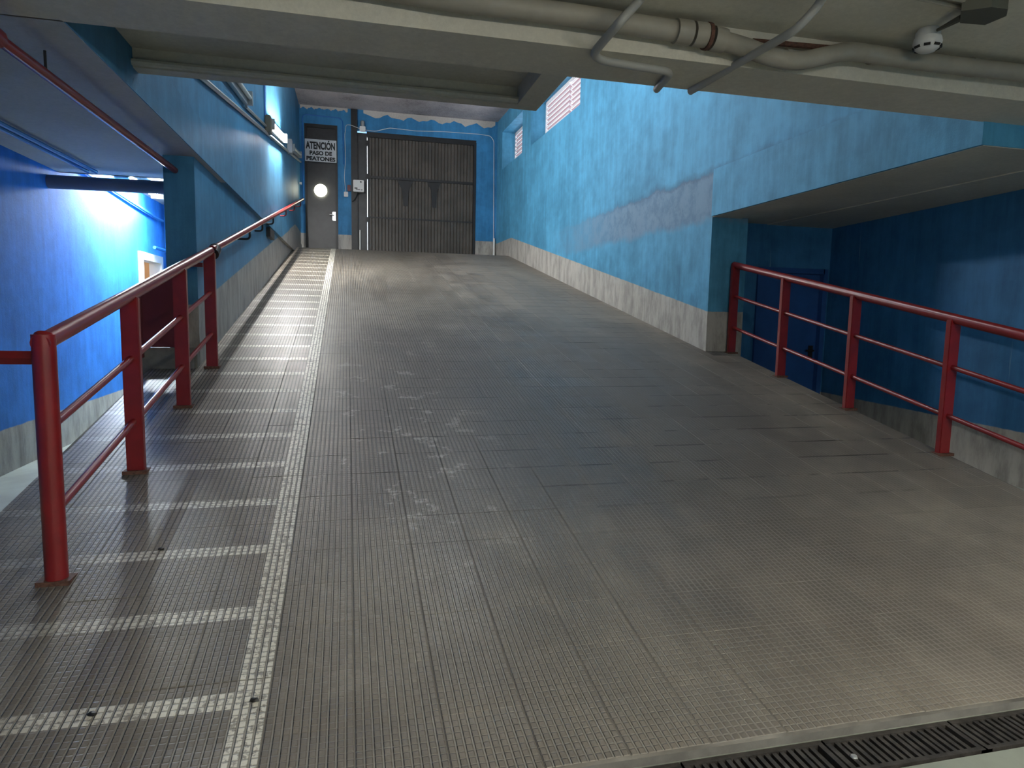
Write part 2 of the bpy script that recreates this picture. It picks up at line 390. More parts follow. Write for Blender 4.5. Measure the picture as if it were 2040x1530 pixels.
GY = 16.9
bm = bmesh.new()
def gb(x0, x1, z0, z1): add_box(bm, x0, x1, GY, GY+.25, z0, z1)
gb(-1.6, -1.159, 2.5, 6.4); gb(-1.159, -.394, 5.80, 6.4); gb(-.394, -.06, 2.5, 6.4); gb(-.06, 3.02, 5.72, 6.4); gb(3.02, 4.2, 2.5, 6.4)
struct(from_bm('wall_front', bm, M_WALL_GATE), 'deep blue end wall around the pedestrian door and gate', 'wall')
bm = bmesh.new(); add_box(bm, -1.7, 4.3, 3.1, GY+.3, 6.22, 6.5)
struct(from_bm('ceiling', bm, M_SOOT), 'sooty dark rough ceiling above the gate', 'ceiling')
# peeled plaster strips under that ceiling
def peel(name, x0, x1, d, seed):
    rnd = random.Random(seed); nseg = 34; top = 6.225; bm = bmesh.new(); prev = None
    for i in range(nseg+1):
        X = x0+(x1-x0)*i/nseg; zb = top-d*(.35+.65*abs(math.sin(i*.55+seed))*rnd.uniform(.5, 1.1))
        q = [bm.verts.new((X, GY-.008, top)), bm.verts.new((X, GY-.008, zb)), bm.verts.new((X, GY+.002, zb)), bm.verts.new((X, GY+.002, top))]
        if prev:
            for k in range(3): bm.faces.new((prev[k], prev[k+1], q[k+1], q[k]))
        prev = q
    return from_bm(name, bm, M_PEEL)
struct(peel('trim_2', .22, 3.5, .19, 3), 'ragged cream strip of peeled paint above the gate', 'trim')
struct(peel('trim_3', -1.25, -.15, .10, 5), 'ragged cream strip of peeled paint above the pedestrian door', 'trim')

# near beam, slab with lips, garage ceiling
bm = bmesh.new(); add_box(bm, -2.9, 6.2, 3.085, 3.46, 2.62, 3.2)
add_box(bm, -1.7, 4.3, 3.1, 3.45, 3.2, 6.4)
struct(from_bm('trim_4', bm, M_CEIL), 'deep beige beam crossing overhead from side to side', 'beam')
bm = bmesh.new(); add_box(bm, -1.27, 1.217, 3.46, 4.50, 2.86, 3.15); add_box(bm, -1.27, 1.217, 4.40, 4.50, 2.75, 2.86); add_box(bm, 1.06, 1.217, 3.46, 4.40, 2.75, 2.86)
add_tube(bm, [(-1.27, 4.385, 2.775), (1.06, 4.385, 2.775)], .02, 8)
struct(from_bm('trim_5', bm, M_SLAB), 'dark grey slab with a lipped edge hanging beyond the beam', 'slab')
bm = bmesh.new(); add_box(bm, -6, 7.2, -4.2, 3.09, 2.80, 3.2)
struct(from_bm('ceiling_garage', bm, M_CEIL), 'beige grey garage ceiling over the near floor', 'ceiling')
bm = bmesh.new(); add_box(bm, -2.9, -1.262, 3.45, 7.25, 2.62, 2.9); add_box(bm, -2.9, -1.5, 7.2, 7.25, 2.62, 3.1); add_box(bm, -2.9, -1.5, 7.25, 12.1, 2.86, 3.1)
struct(from_bm('ceiling_left', bm, M_SOFFIT), 'pale soffit of the passage left of the ramp', 'ceiling')
bm = bmesh.new(); add_box(bm, 4.23, 4.78, 3.46, 7.1, 2.485, 2.8); add_box(bm, 4.79, 6.2, 3.46, 7.1, 2.478, 2.8); add_box(bm, 4.2, 6.2, 3.46, 7.1, 2.6, 2.85); add_box(bm,3.87,4.23,3.46,6.72,2.476,2.48)
struct(from_bm('ceiling_right', bm, M_SLAB), 'dark grey ceiling panels over the passage right of the ramp', 'ceiling')

bm = bmesh.new(); add_box(bm, -2.84, -2.74, -4.2, 9.56, 0, 3); add_box(bm, -2.84, -2.74, 10.44, 12.1, 0, 3); add_box(bm, -2.84, -2.74, 9.56, 10.44, 2.03, 3)
struct(from_bm('wall_passage_left', bm, M_WALL_PASS), 'vivid blue wall of the left passage with grey foot', 'wall')
bm = bmesh.new(); add_box(bm, -2.94, -1.5, 12.0, 12.2, 0, 3)
struct(from_bm('wall_passage_end', bm, M_WALL_PASS), 'blue wall closing the far end of the left passage', 'wall')
bm = bmesh.new(); add_box(bm, -4.2, -4.1, 9.0, 11.2, 0, 2.9); add_box(bm, -4.2, -2.85, 8.9, 9.0, 0, 2.9); add_box(bm, -4.2, -2.85, 11.1, 11.2, 0, 2.9); add_box(bm, -4.2, -2.85, 8.9, 11.2, 2.5, 2.6)
struct(from_bm('wall_lobby', bm, M_WARM), 'tan lobby wall seen through the white framed doorway', 'wall')

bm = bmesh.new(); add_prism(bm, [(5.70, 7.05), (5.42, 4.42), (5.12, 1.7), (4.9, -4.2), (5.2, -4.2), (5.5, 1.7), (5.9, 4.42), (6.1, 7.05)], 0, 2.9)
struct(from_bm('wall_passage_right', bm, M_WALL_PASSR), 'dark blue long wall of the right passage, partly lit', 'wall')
DX0, DX1, DZ = 4.74, 5.61, 1.93
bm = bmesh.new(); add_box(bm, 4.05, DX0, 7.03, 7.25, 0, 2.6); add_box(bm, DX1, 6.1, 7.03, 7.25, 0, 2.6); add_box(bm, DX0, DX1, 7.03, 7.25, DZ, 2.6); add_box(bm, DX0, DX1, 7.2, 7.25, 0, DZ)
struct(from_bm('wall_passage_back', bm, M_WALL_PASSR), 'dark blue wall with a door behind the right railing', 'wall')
struct(box('wall_stub', -1.80, -1.312, 6.012, 6.40, 0, 1.02, M_RAMPSIDE, bevel=.02), 'low dark grey stub wall under the red barrier', 'wall')
bm = bmesh.new(); add_box(bm, -6, 7.2, -4.2, -4.0, 0, 2.9)
struct(from_bm('wall_back', bm, M_WALL_REAR), None, None)

# ------------------------------------------------------------------ windows with louvres
for wi, (a, c) in enumerate(wins, 1):
    lab = ('louvred vent window nearer the camera, high on the right wall' if wi == 1 else 'smaller looking louvred vent window next to the gate wall')
    d = .35; panes = 2
    bm = bmesh.new()
    def fr(y0, y1, z0, z1, dd0=d-.03, dd1=d+.06): add_prism(bm, [(wr(y0)+dd0, y0), (wr(y1)+dd0, y1), (wr(y1)+dd1, y1), (wr(y0)+dd1, y0)], z0, z1)
    fr(a, c, WZ1-.05, WZ1); fr(a, c, WZ0, WZ0+.03); fr(a, a+.05, WZ0, WZ1); fr(c-.07, c, WZ0, WZ1)
    wo = from_bm('window_%d' % wi, bm, M_LOUV); struct(wo, lab, 'window')
    nb = 9; pitch = (WZ1-WZ0-.08)/nb
    mid_ = (a+c)/2
    for pi_, (p0, p1) in enumerate(((a+.05, mid_), (mid_, c-.07))):
        off = 0 if pi_ == 0 else .035
        for k in range(nb):
            z0 = WZ0+.03+k*pitch
            bm = bmesh.new()
            x0, x1 = wr(p0)+d-off, wr(p1)+d-off
            # blade slopes up and outwards, its rolled white nose towards the ramp
            prof = [(0, .050), (0, .086), (.012, .086), (.11, -.005), (.11, -.017), (.012, .050)]
            A = [bm.verts.new((x0+px, p0, z0+pz)) for px, pz in prof]; B = [bm.verts.new((x1+px, p1, z0+pz)) for px, pz in prof]
            bm.faces.new(A); bm.faces.new(B)
            for i in range(6): bm.faces.new((A[i], A[(i+1) % 6], B[(i+1) % 6], B[i]))
            bmesh.ops.recalc_face_normals(bm, faces=bm.faces[:])
            s_ = from_bm('slat', bm, [M_LOUV, M_LOUVIN], wo)
            for p in s_.data.polygons:
                if p.normal.z < -.2 and abs(p.normal.y) < .5 and p.center.z < z0+.05: p.material_index = 1

# ------------------------------------------------------------------ gate
gate = empty('garage_gate', (1.65, GY, LAND), 'tall brown grey ribbed steel garage gate with dark frame', 'gate')
def gpart(name, x0, x1, y0, y1, z0, z1, mat): return child(box(name, x0, x1, y0, y1, z0, z1, mat), gate)
def ribbed(name, x0, x1, z0, z1, nr):
    bm = bmesh.new(); prev = None; yb = GY+.05
    for i in range(nr):
        xa = x0+(x1-x0)*i/nr; wv = (x1-x0)/nr
        for (fx, dy) in ((0, .016), (.16, 0), (.84, 0), (1.0, .016)):
            q = (bm.verts.new((xa+fx*wv, yb+dy, z0)), bm.verts.new((xa+fx*wv, yb+dy, z1)), bm.verts.new((xa+fx*wv, yb+.03, z1)), bm.verts.new((xa+fx*wv, yb+.03, z0)))
            if prev:
                for k in range(4): bm.faces.new((prev[k], prev[(k+1) % 4], q[(k+1) % 4], q[k]))
            prev = q
    return child(from_bm(name, bm, M_GATE), gate)
ribbed('upper_panel', .335, 2.96, 4.68, 5.60, 32)
ribbed('middle_panel', .335, 2.96, 3.70, 4.63, 32)
ribbed('lower_panel', .335, 2.96, LAND+.02, 3.67, 32)
gpart('top_rail', .30, 3.01, GY+.01, GY+.10, 5.60, 5.72, M_GATEDK)
gpart('hinge_rail', .335, 2.96, GY+.02, GY+.10, 4.625, 4.685, M_GATEDK)
gpart('lower_rail', .335, 2.96, GY+.045, GY+.09, 3.665, 3.705, M_GATEDK)
gpart('side_rail', 2.955, 3.02, GY-.01, GY+.12, LAND, 5.66, M_GATEDK)
gpart('side_rail', .313, .362, GY+.03, GY+.11, LAND, 5.62, M_GATEDK)
gpart('post', -.075, .075, GY-.09, GY+.06, LAND, 6.20, M_GATEDK)
for zz in (3.62, 4.66, 5.45): gpart('slit_block', .27, .34, GY-.008, GY+.05, zz-.06, zz+.06, M_GATEDK)  # added plates that interrupt the bright slit beside the gate
gpart('side_panel', .075, .307, GY+.0, GY+.04, LAND, 5.68, M_DOORDK)
for x0, zt, wd in ((.98+.25, 4.62, .20), (1.95+.0, 4.62, .17)):
    bm = bmesh.new(); q = [(x0-wd, zt), (x0+wd, zt), (x0+wd*.45, zt-.25), (x0+wd*.35, zt-.62), (x0-wd*.2, zt-.62), (x0-wd*.4, zt-.2)]
    A = [bm.verts.new((a, GY+.035, c)) for a, c in q]; B = [bm.verts.new((a, GY+.049, c)) for a, c in q]
    bm.faces.new(A); bm.faces.new(B)
    for i in range(6): bm.faces.new((A[i], A[(i+1) % 6], B[(i+1) % 6], B[i]))
    child(from_bm('brace_plate', bm, M_GATEDK), gate)

ped = empty('pedestrian_door', (-.78, GY, LAND), 'narrow charcoal steel pedestrian door left of the gate', 'door')
child(box('frame', -1.159, -1.10, GY-.01, GY+.14, LAND, 5.80, M_GATEDK), ped); child(box('frame', -.45, -.394, GY-.01, GY+.14, LAND, 5.80, M_GATEDK), ped)
child(box('frame', -1.10, -.45, GY-.01, GY+.14, 5.72, 5.80, M_GATEDK), ped)
child(box('transom', -1.10, -.45, GY+.03, GY+.08, 4.89, 5.72, M_DOORDK), ped)
child(box('leaf', -1.10, -.45, GY+.02, GY+.07, LAND, 4.90, M_DOORDK), ped)
lk = child(box('lock_plate', -.53, -.44, GY-.012, GY+.02, 3.55, 3.76, M_CHROME, bevel=.01), ped); lk['label'] = 'worn bright lock plate'
child(tube('handle', bend([(-.50, GY-.01, 3.68), (-.50, GY-.06, 3.68), (-.60, GY-.06, 3.68)], .02), .012, M_CHROME), ped)

sg = box('warning_sign', -1.15, -.42, GY-.03, GY-.015, 4.92, 5.44, M_SIGN, bevel=.004)
tag(sg, 'white sign with black ATENCIÓN PASO DE PEATONES lettering above the pedestrian door', 'sign')
def text(body, x, z, size, wid, parent, y=GY-.0325, mat=M_INK, rot=(R(90), 0, 0)):
    cu = bpy.data.curves.new('lettering', 'FONT'); cu.body = body; cu.size = size; cu.align_x = 'CENTER'; cu.align_y = 'CENTER'; cu.offset = size*.045; cu.extrude = .001
    o = bpy.data.objects.new('lettering', cu); COL.objects.link(o); o.data.materials.append(mat)
    bpy.context.view_layer.update(); o.scale = (wid/max(o.dimensions.x, .01), 1, 1)
    o.location = (x, y, z); o.rotation_euler = rot
    bpy.context.view_layer.update()
    dg = bpy.context.evaluated_depsgraph_get(); me = bpy.data.meshes.new_from_object(o.evaluated_get(dg)); me.transform(o.matrix_world)
    bpy.data.objects.remove(o); mo = bpy.data.objects.new('lettering', me); COL.objects.link(mo)
    if parent: mo.parent = parent
    return mo
text('ATENCIÓN', -.785, 5.285, .225, .68, sg); text('PASO DE', -.785, 5.115, .125, .52, sg); text('PEATONES', -.785, 4.985, .125, .67, sg)

bm = bmesh.new()
bmesh.ops.create_uvsphere(bm, u_segments=24, v_segments=10, radius=.15, matrix=Matrix.Translation((-.797, GY-.036, 4.245))@Matrix.Diagonal((1, .35, 1, 1)))  # flattened glowing ball, a bright round disc on the door
tag(from_bm('round_disc', bm, M_DOORDISC, smooth=True), 'glowing round disc on the pedestrian door', 'lamp')

cb = box('control_box', -.03, .225, GY-.21, GY-.092, 4.24, 4.52, M_WHITE, bevel=.01)
tag(cb, 'white gate control box with scuffed label beside the gate', 'control box')
for a, bb, c, d_ in ((.03, .10, 4.31, 4.335), (.06, .16, 4.285, 4.30), (.16, .20, 4.46, 4.49), (.18, .22, 4.28, 4.295)):
    o = box('marking', a-.03, bb-.03, GY-.212, GY-.209, c, d_, M_INK, cb)
tag(box('light_switch', -.25, -.155, GY-.05, GY, 4.13, 4.25, M_WHITE, bevel=.008), 'small white switch between the two doors', 'switch')
rb = box('push_button', -.17, -.09, GY-.05, GY, 4.27, 4.42, M_REDDK, bevel=.008); tag(rb, 'small dark red button box above the white switch', 'button')
be = empty('gate_beacon', (.2, GY-.06, 5.7), 'small grey beacon on a white box above the gate post', 'beacon')
child(box('mount', .13, .27, GY-.12, GY, 5.70, 5.81, M_WHITE, bevel=.008), be)
child(tube('beacon_body', [(.2, GY-.07, 5.81), (.2, GY-.07, 5.93), (.2, GY-.07, 5.95)], [.05, .05, .03], M_GALV), be)
def cable(name, pts, r, mat, lab, grp=None, cat='cable', rb_=.06, seg=8):
    return tag(tube(name, bend(pts, rb_), r, mat, seg=seg), lab, cat, grp)
cable('cable', [(-.21, GY-.012, 4.25), (-.24, GY-.012, 4.6), (-.21, GY-.012, 5.0), (-.22, GY-.012, 5.6), (-.19, GY-.012, 5.84), (-.08, GY-.10, 5.82), (.13, GY-.10, 5.75)], .006, M_WHITE, 'thin white cable rising from the white switch to the beacon')
cable('cable', [(.27, GY-.06, 5.74), (.5, GY-.012, 5.74), (.85, GY-.012, 5.85), (1.5, GY-.012, 5.83), (2.2, GY-.012, 5.87), (3.1, GY-.012, 5.88), (3.38, GY-.012, 5.86), (3.47, GY-.02, 5.74), (3.50, GY-.02, 3.3)], .007, M_WHITE, 'thin white cable sagging across above the gate to the right corner')
cable('cable', [(.08, GY-.15, 4.24), (.0, GY-.14, 4.05), (-.05, GY-.105, 4.02)], .010, M_BLACK, 'short black cable looping under the control box')
tag(tube('conduit', bend([(-1.2, GY-.015, 3.9), (-1.2, GY-.015, 6.0), (-.27, GY-.015, 5.98), (-.25, GY-.015, 4.9)], .12), .012, M_BLUEPIPE, seg=8), 'blue painted conduit arching over the pedestrian door', 'conduit')
tag(tube('guard_rod', [(.125, GY-.05, LAND), (.125, GY-.05, 3.35)], .020, M_WHITE), 'short white rod upright against the dark side panel', 'rod')
tag(tube('guard_rod', [(3.51, GY-.045, LAND), (3.51, GY-.045, 3.30)], .026, M_WHITE), 'short white tube upright in the right corner by the gate', 'rod')

# ------------------------------------------------------------------ doors of the passages
d1 = box('door_1', DX0+.01, DX1-.01, 7.07, 7.11, .01, DZ-.01, M_DOORBLUE); struct(d1, 'blue door behind the right railing', 'door')
bm = bmesh.new(); add_box(bm, DX0-.05, DX0+.012, 7.0, 7.12, 0, DZ+.05); add_box(bm, DX1-.012, DX1+.05, 7.0, 7.12, 0, DZ+.05); add_box(bm, DX0, DX1, 7.0, 7.12, DZ-.012, DZ+.05)
from_bm('door_frame', bm, M_DOORBLUE, d1)
o = tube('door_handle', bend([(5.53, 7.07, .98), (5.53, 7.0, .98), (5.42, 7.0, .98)], .02), .013, M_BLACK, d1)
box('lock_plate', 5.50, 5.56, 7.06, 7.07, .86, 1.04, M_BLACK, d1)
bm = bmesh.new()
for y0, y1, z0, z1 in ((9.50, 9.60, 0, 1.98), (10.40, 10.50, 0, 1.98), (9.50, 10.50, 1.98, 2.08)): add_box(bm, -2.86, -2.70, y0, y1, z0, z1)
struct(from_bm('door_2', bm, M_WHITE), 'white framed doorway at the end of the left passage', 'doorway')

# ------------------------------------------------------------------ railings
def rz0(Y): return rz(Y)+.001
def railing(name, X, yposts, yend, lab, round_first=False):
    root = empty(name, (X, yposts[0], rz(yposts[0])), lab, 'railing')
    def hz(Y): return .2*Y-.36+.985
    for i, Y in enumerate(yposts):
        zb = rz0(Y)
        if i == 0 and round_first:
            child(tube('post', [(X, Y, zb), (X, Y, hz(Y)+.03)], .042, M_RED, seg=20), root)
        else: child(box('post', X-.045, X+.045, Y-.022, Y+.022, zb, hz(Y)-.01, M_RED, bevel=.004), root)
        bp = child(box('base_plate', X-.062, X+.062, Y-.045, Y+.045, zb-.010, zb+.009, M_RUST), root); bp['label'] = 'rusty base plate'
    y0, y1 = min(yposts), max(yposts)
    if yend is not None: y0 = min(y0, yend)
    child(tube('handrail', [(X, y0-.03, hz(y0-.03)), (X, y1+.03, hz(y1+.03))], .036, M_RED, seg=18), root)
    ysrt = sorted(set(list(yposts)+([yend] if yend is not None else [])))
    for a, c in zip(ysrt, ysrt[1:]):
        for h in (.64, .29):
            if c-a > .2: child(tube('crossbar', [(X, a+.01, .2*a-.36+h), (X, c-.01, .2*c-.36+h)], .018, M_RED, seg=10), root)
    return root
rl = railing('railing', -1.20, [2.944, 3.985, 5.065, 6.06], None, 'red railing left of the ramp with a round end post', True)
rr = railing('railing', 4.155, [6.64, 5.735, 4.778, 3.818, 2.86], 1.95, 'red railing along the right edge of the ramp')
# mitred end of the left handrail
child(tube('rail_end', [(-1.20, 2.944, 1.20), (-1.20, 2.944, 1.215), (-1.20, 2.96, 1.232)], [.042, .0425, .040], M_RED, seg=20), rl)

hr = empty('wall_handrail', (-1.17, 6.1, 1.9), 'glossy red handrail on the left wall, from the last post to the crest', 'handrail')
def hzw(Y): return .2*Y-.36+1.005
child(tube('rail', [(-1.19, 6.13, hzw(6.13)-.01), (-1.17, 6.6, hzw(6.6)), (-1.17, 16.3, hzw(16.3)+.02)], .031, M_RED, seg=16), hr)
jc = child(tube('joint_clamp', [(-1.19, 6.14, hzw(6.14)-.05), (-1.19, 6.25, hzw(6.25)-.02)], .052, M_BLACK), hr); jc['label'] = 'black clamp joining the two rails'
for Y in (8.1, 9.2, 10.4, 12.3, 14.0, 15.6):
    zz = hzw(Y)
    child(tube('bracket', bend([(-1.17, Y, zz-.02), (-1.17, Y+.02, zz-.11), (-1.27 if Y > 9 else -1.32, Y+.03, zz-.11)], .05), .012, M_BLACK if Y < 11 else M_RED, seg=8), hr)
tag(tube('crossbar', [(-1.235, 2.96, 1.150), (-2.73, 2.96, 1.16)], .027, M_RED, seg=4), 'red bar from the round end post across to the passage wall', 'bar')
gpn = empty('steel_barrier', (-1.57, 6.02, 1.0), 'dark red sheet steel barrier behind the left railing, beside the column', 'barrier')
bm = bmesh.new(); q = [(-1.74, 1.03), (-1.38, 1.03), (-1.38, 1.66), (-1.74, 1.47)]
A = [bm.verts.new((a, 5.98, c)) for a, c in q]; B = [bm.verts.new((a, 6.0, c)) for a, c in q]; bm.faces.new(A); bm.faces.new(B)
for i in range(4): bm.faces.new((A[i], A[(i+1) % 4], B[(i+1) % 4], B[i]))
child(from_bm('sheet', bm, M_REDDK), gpn)
child(box('frame_bar', -1.745, -1.715, 5.97, 6.01, .94, 1.47, M_REDDK), gpn); child(box('frame_bar', -1.40, -1.24, 5.98, 6.01, 1.70, 1.735, M_REDDK), gpn)

# ------------------------------------------------------------------ left passage fittings
tag(tube('duct', [(-2.74, 7.0, 2.49), (-1.56, 7.0, 2.495)], .062, plain('slate blue duct paint', (.10, .13, .20), .6), seg=20), 'thick slate blue pipe crossing the left passage under its soffit', 'pipe')
def batten(name, p0, p1, wdt, dep, tube_mat, lab, out, grp=None, two=False):
    """tube light: tray, tube, two end caps between p0 and p1; out = direction away from its mounting face"""
    p0, p1, out = Vector(p0), Vector(p1), Vector(out).normalized(); ax = (p1-p0).normalized(); sd = ax.cross(out)
    root = empty(name, p0, lab, 'lamp', grp)
    def obox(nm, a, c, w_, o0, o1, mt):
        bm = bmesh.new(); vs = [bm.verts.new(q+sd*s_*w_/2+out*oo) for q in (a, c) for s_ in (-1, 1) for oo in (o0, o1)]
        for f in ((0, 1, 3, 2), (4, 6, 7, 5), (0, 4, 5, 1), (2, 3, 7, 6), (0, 2, 6, 4), (1, 5, 7, 3)): bm.faces.new([vs[i] for i in f])
        return child(from_bm(nm, bm, mt), root)
    obox('tray', p0, p1, wdt, 0, dep*.45, M_GALV)
    for k in ((-.25, .25) if two else (0,)):
        q = out*(dep*.72)+sd*(wdt*k)
        child(tube('tube', [p0+ax*.04+q, p1-ax*.04+q], dep*.24, tube_mat, seg=10), root)
    obox('end_cap', p0-ax*.01, p0+ax*.05, wdt*1.02, 0, dep, M_GALV); obox('end_cap', p1-ax*.05, p1+ax*.01, wdt*1.02, 0, dep, M_GALV)
    return root
batten('tube_lamp', (-2.50, 8.2, 2.855), (-2.50, 9.6, 2.855), .14, .09, M_TUBEP, 'lit ceiling tube lamp in the left passage', (0, 0, -1))
tag(tube('passage_conduit', bend([(-2.70, 7.6, 2.74), (-2.70, 9.9, 2.62), (-2.70, 10.2, 2.60), (-2.70, 10.55, 2.60)], .2), .018, M_BLUEPIPE, seg=8), 'blue conduit sagging along the top of the lit passage wall', 'conduit')
vp_ = empty('valve_pipe', (-2.68, 10.6, 0), 'blue vertical pipe with a side branch beyond the white doorway', 'pipe')
child(tube('pipe', [(-2.66, 10.62, 0), (-2.66, 10.62, 2.85)], .035, M_BLUEPIPE), vp_)
child(tube('branch', [(-2.66, 9.95, 2.17), (-2.66, 10.9, 2.17)], .022, M_BLUEPIPE), vp_); child(tube('pipe', [(-2.66, 10.8, 0), (-2.66, 10.8, 2.85)], .02, M_BLUEPIPE), vp_)
hp = empty('red_pipe', (-1.5, 3.4, 2.5), 'red fire pipe hanging under the left passage soffit', 'pipe')
child(tube('pipe', [(-1.50, 1.2, 2.50), (-1.50, 3.0, 2.50), (-1.455, 6.42, 2.50)], .026, M_RED), hp)
child(tube('coupling', [(-1.50, 3.18, 2.50), (-1.50, 3.40, 2.50)], .045, M_RED), hp)
child(tube('coupling', [(-1.50, 3.29, 2.50), (-1.50, 3.29, 2.60)], .04, M_RED), hp)
child(tube('hanger', [(-1.492, 3.85, 2.52), (-1.492, 3.85, 2.615)], .007, M_BLACK, seg=6), hp)
for k, dx in enumerate((0, .07)):
    tag(tube('ceiling_conduit', [(-2.45+dx, 3.5, 2.585), (-2.38+dx, 6.9, 2.585)], .017, M_BLUEPIPE, seg=8), 'blue conduit of the pair under the passage soffit, %s' % ('outer one by the wall' if k == 0 else 'inner one nearer the ramp'), 'conduit', 'pair of conduits under the passage soffit')

# ------------------------------------------------------------------ lamps and conduits on the left wall
def lz(Y): return 3.36+.149*(Y-6.52)
XW = -1.262
def wl(Y, dz=0): return (XW, Y, lz(Y)+dz)
batten('tube_lamp', wl(6.4, .30), wl(8.55, .17), .15, .10, M_DIFF, 'unlit tube lamp high on the left wall, nearest the camera', (1, 0, 0))
batten('tube_lamp', wl(10.75, .14), wl(12.7, .12), .15, .10, M_TUBEW, 'brightly lit tube lamp in the middle of the left wall', (1, 0, 0))
batten('tube_lamp', wl(14.3, .10), wl(16.2, .10), .14, .09, M_DIFF, 'short looking unlit lamp on the left wall by the gate', (1, 0, 0))
tag(tube('wall_conduit', [(-1.25, 5.6, lz(5.6)-.02), (-1.25, 16.85, lz(16.85)-.02)], .022, M_GALV, seg=8), 'lower grey conduit climbing the left wall below the lamps', 'conduit')
tag(tube('wall_conduit', [(-1.25, 8.6, lz(8.6)+.08), (-1.25, 10.6, lz(10.6)+.07)], .018, M_GALV, seg=8), 'upper grey conduit between the first two wall lamps', 'conduit')
tag(box('junction_box', XW, XW+.08, 10.42, 10.62, lz(10.5)-.02, lz(10.5)+.22, M_OLIVE, bevel=.01), 'olive junction box before the lit lamp on the left wall', 'junction box')
tag(tube('wall_conduit', [(-1.26, 10.45, lz(10.5)+.2), (-1.26, 10.45, 6.2)], .012, M_BLUEPIPE, seg=8), 'thin blue vertical conduit above the olive junction box', 'conduit')
tag(box('wall_bracket', XW, XW+.09, 13.7, 13.86, lz(13.8)-.06, lz(13.8)+.20, M_GALV, bevel=.008), 'grey bracket between the lit lamp and the far lamp', 'bracket')
tag(tube('pull_ring', [(-1.25, 16.4, 4.3), (-1.2, 16.4, 4.3)], .03, M_WHITE), 'small white push switch at the far end of the left wall', 'switch')
tag(box('socket_box', -1.31, -1.25, 10.7, 11.25, 2.46, 2.60, M_BLACK, bevel=.006), 'small black box under the slab edge on the left wall', 'box')
batten('tube_lamp', (1.4, 6.5, 6.19), (1.4, 9.5, 6.19), .3, .12, M_VOID_FILL, None, (0, 0, -1), None, True)  # added lamp hidden above the slab, lifts the upper walls
bpy.data.objects['tube_lamp.004' if 'tube_lamp.004' in bpy.data.objects else 'tube_lamp']['label'] = 'added unseen twin tube lamp under the high ceiling, brightening the space above the ramp'
batten('tube_lamp', (-3.6, 9.3, 2.49), (-3.6, 10.6, 2.49), .12, .08, M_LOBBY_FILL, 'added unseen tube lamp brightening the lobby behind the white doorway', (0, 0, -1))  # added out of view to light the doorway interior

# ------------------------------------------------------------------ overhead pipes near the camera
pc = [(560, -52), (740, -28), (900, 0), (1140, 30), (1300, 55), (1372, 66)]
pw = [onY(x, y, 3.02) for x, y in pc]
dp = empty('drain_pipe', pw[0], 'long cream painted drain pipe in the corner under the ceiling, with bends', 'pipe')
child(tube('pipe', pw, .048, M_GREYPIPE, seg=16), dp)
pc2 = [(1425, 78), (1480, 93), (1540, 114), (1590, 121), (1640, 112), (1690, 103), (1750, 110), (1880, 128), (2040, 146), (2300, 180)]
pw2 = [onY(x, y, 3.00) for x, y in pc2]
fine_ = []
for i in range(len(pw2)-1):
    for k in range(4):
        s_ = k/4; p0, p1, p2, p3 = pw2[max(i-1, 0)], pw2[i], pw2[i+1], pw2[min(i+2, len(pw2)-1)]
        fine_.append(.5*((2*p1)+(p2-p0)*s_+(2*p0-5*p1+4*p2-p3)*s_**2+(3*p1-p0-3*p2+p3)*s_**3))
fine_.append(pw2[-1])
child(tube('pipe', fine_, .044, M_GREYPIPE, seg=16), dp)
for (a, c) in (((1345, 62), (1375, 66)), ((1380, 67), (1408, 71)), ((1418, 76), (1442, 82)), ((1560, 117), (1572, 119)), ((1735, 109), (1745, 110)), ((1930, 133), (1942, 135))):
    r_ = .056 if a[0] < 1450 else .048
    child(tube('collar', [onY(*a, 3.01), onY(*c, 3.01)], r_, M_GREYPIPE, seg=16), dp)
child(tube('clamp', [onY(1405, 72, 3.01), onY(1412, 73, 3.01)], .062, M_RUST, seg=16), dp)['label'] = 'rusty clamp'
child(tube('pipe', [onY(1500, 82, 3.05), onY(1660, 96, 3.05)], .014, M_RUST, seg=8), dp)

def cond(name, pts, lab): return tag(tube(name, bend(pts, .06), .020, M_CONDUIT, seg=10), lab, 'conduit')
cond('ceiling_conduit', [onZ(1330, -70, 2.775), onZ(1275, 0, 2.775), onZ(1238, 40, 2.645), onZ(1180, 108, 2.604), onZ(1200, 121, 2.604), onZ(1338, 143, 2.604), onZ(1308, 178, 2.604)], 'grey conduit with a square bend looping under the beam')
cond('ceiling_conduit', [onZ(1660, -60, 2.775), onZ(1636, 5, 2.74), onZ(1588, 58, 2.645), onZ(1375, 182, 2.604)], 'grey conduit crossing straight under the beam and the cream pipe')

pd = onZ(1847, 92, 2.72)
det = empty('smoke_detector', (pd.x, pd.y, 2.80), 'round white smoke detector on the ceiling', 'smoke detector')
child(tube('mount', [(pd.x, pd.y, 2.80), (pd.x, pd.y, 2.785), (pd.x, pd.y, 2.755)], [.045, .055, .055], M_WHITE, seg=24), det)
child(tube('head', [(pd.x, pd.y, 2.758), (pd.x, pd.y, 2.735), (pd.x, pd.y, 2.712), (pd.x, pd.y, 2.695), (pd.x, pd.y, 2.690)], [.060, .065, .058, .038, .012], M_WHITE, seg=24), det)
for k in range(8):
    a = 2*math.pi*k/8
    q = Vector((pd.x+.058*math.cos(a), pd.y+.058*math.sin(a), 2.712))
    child(tube('vent_slot', [q-Vector((-math.sin(a), math.cos(a), 0))*.014, q+Vector((-math.sin(a), math.cos(a), 0))*.014], .007, M_BLACK, seg=6), det)
jb0 = onZ(1955, 30, 2.77)
fx = empty('ceiling_bracket', jb0, 'olive grey ceiling box with an arm and two cream rods, beside the smoke detector', 'fixture')
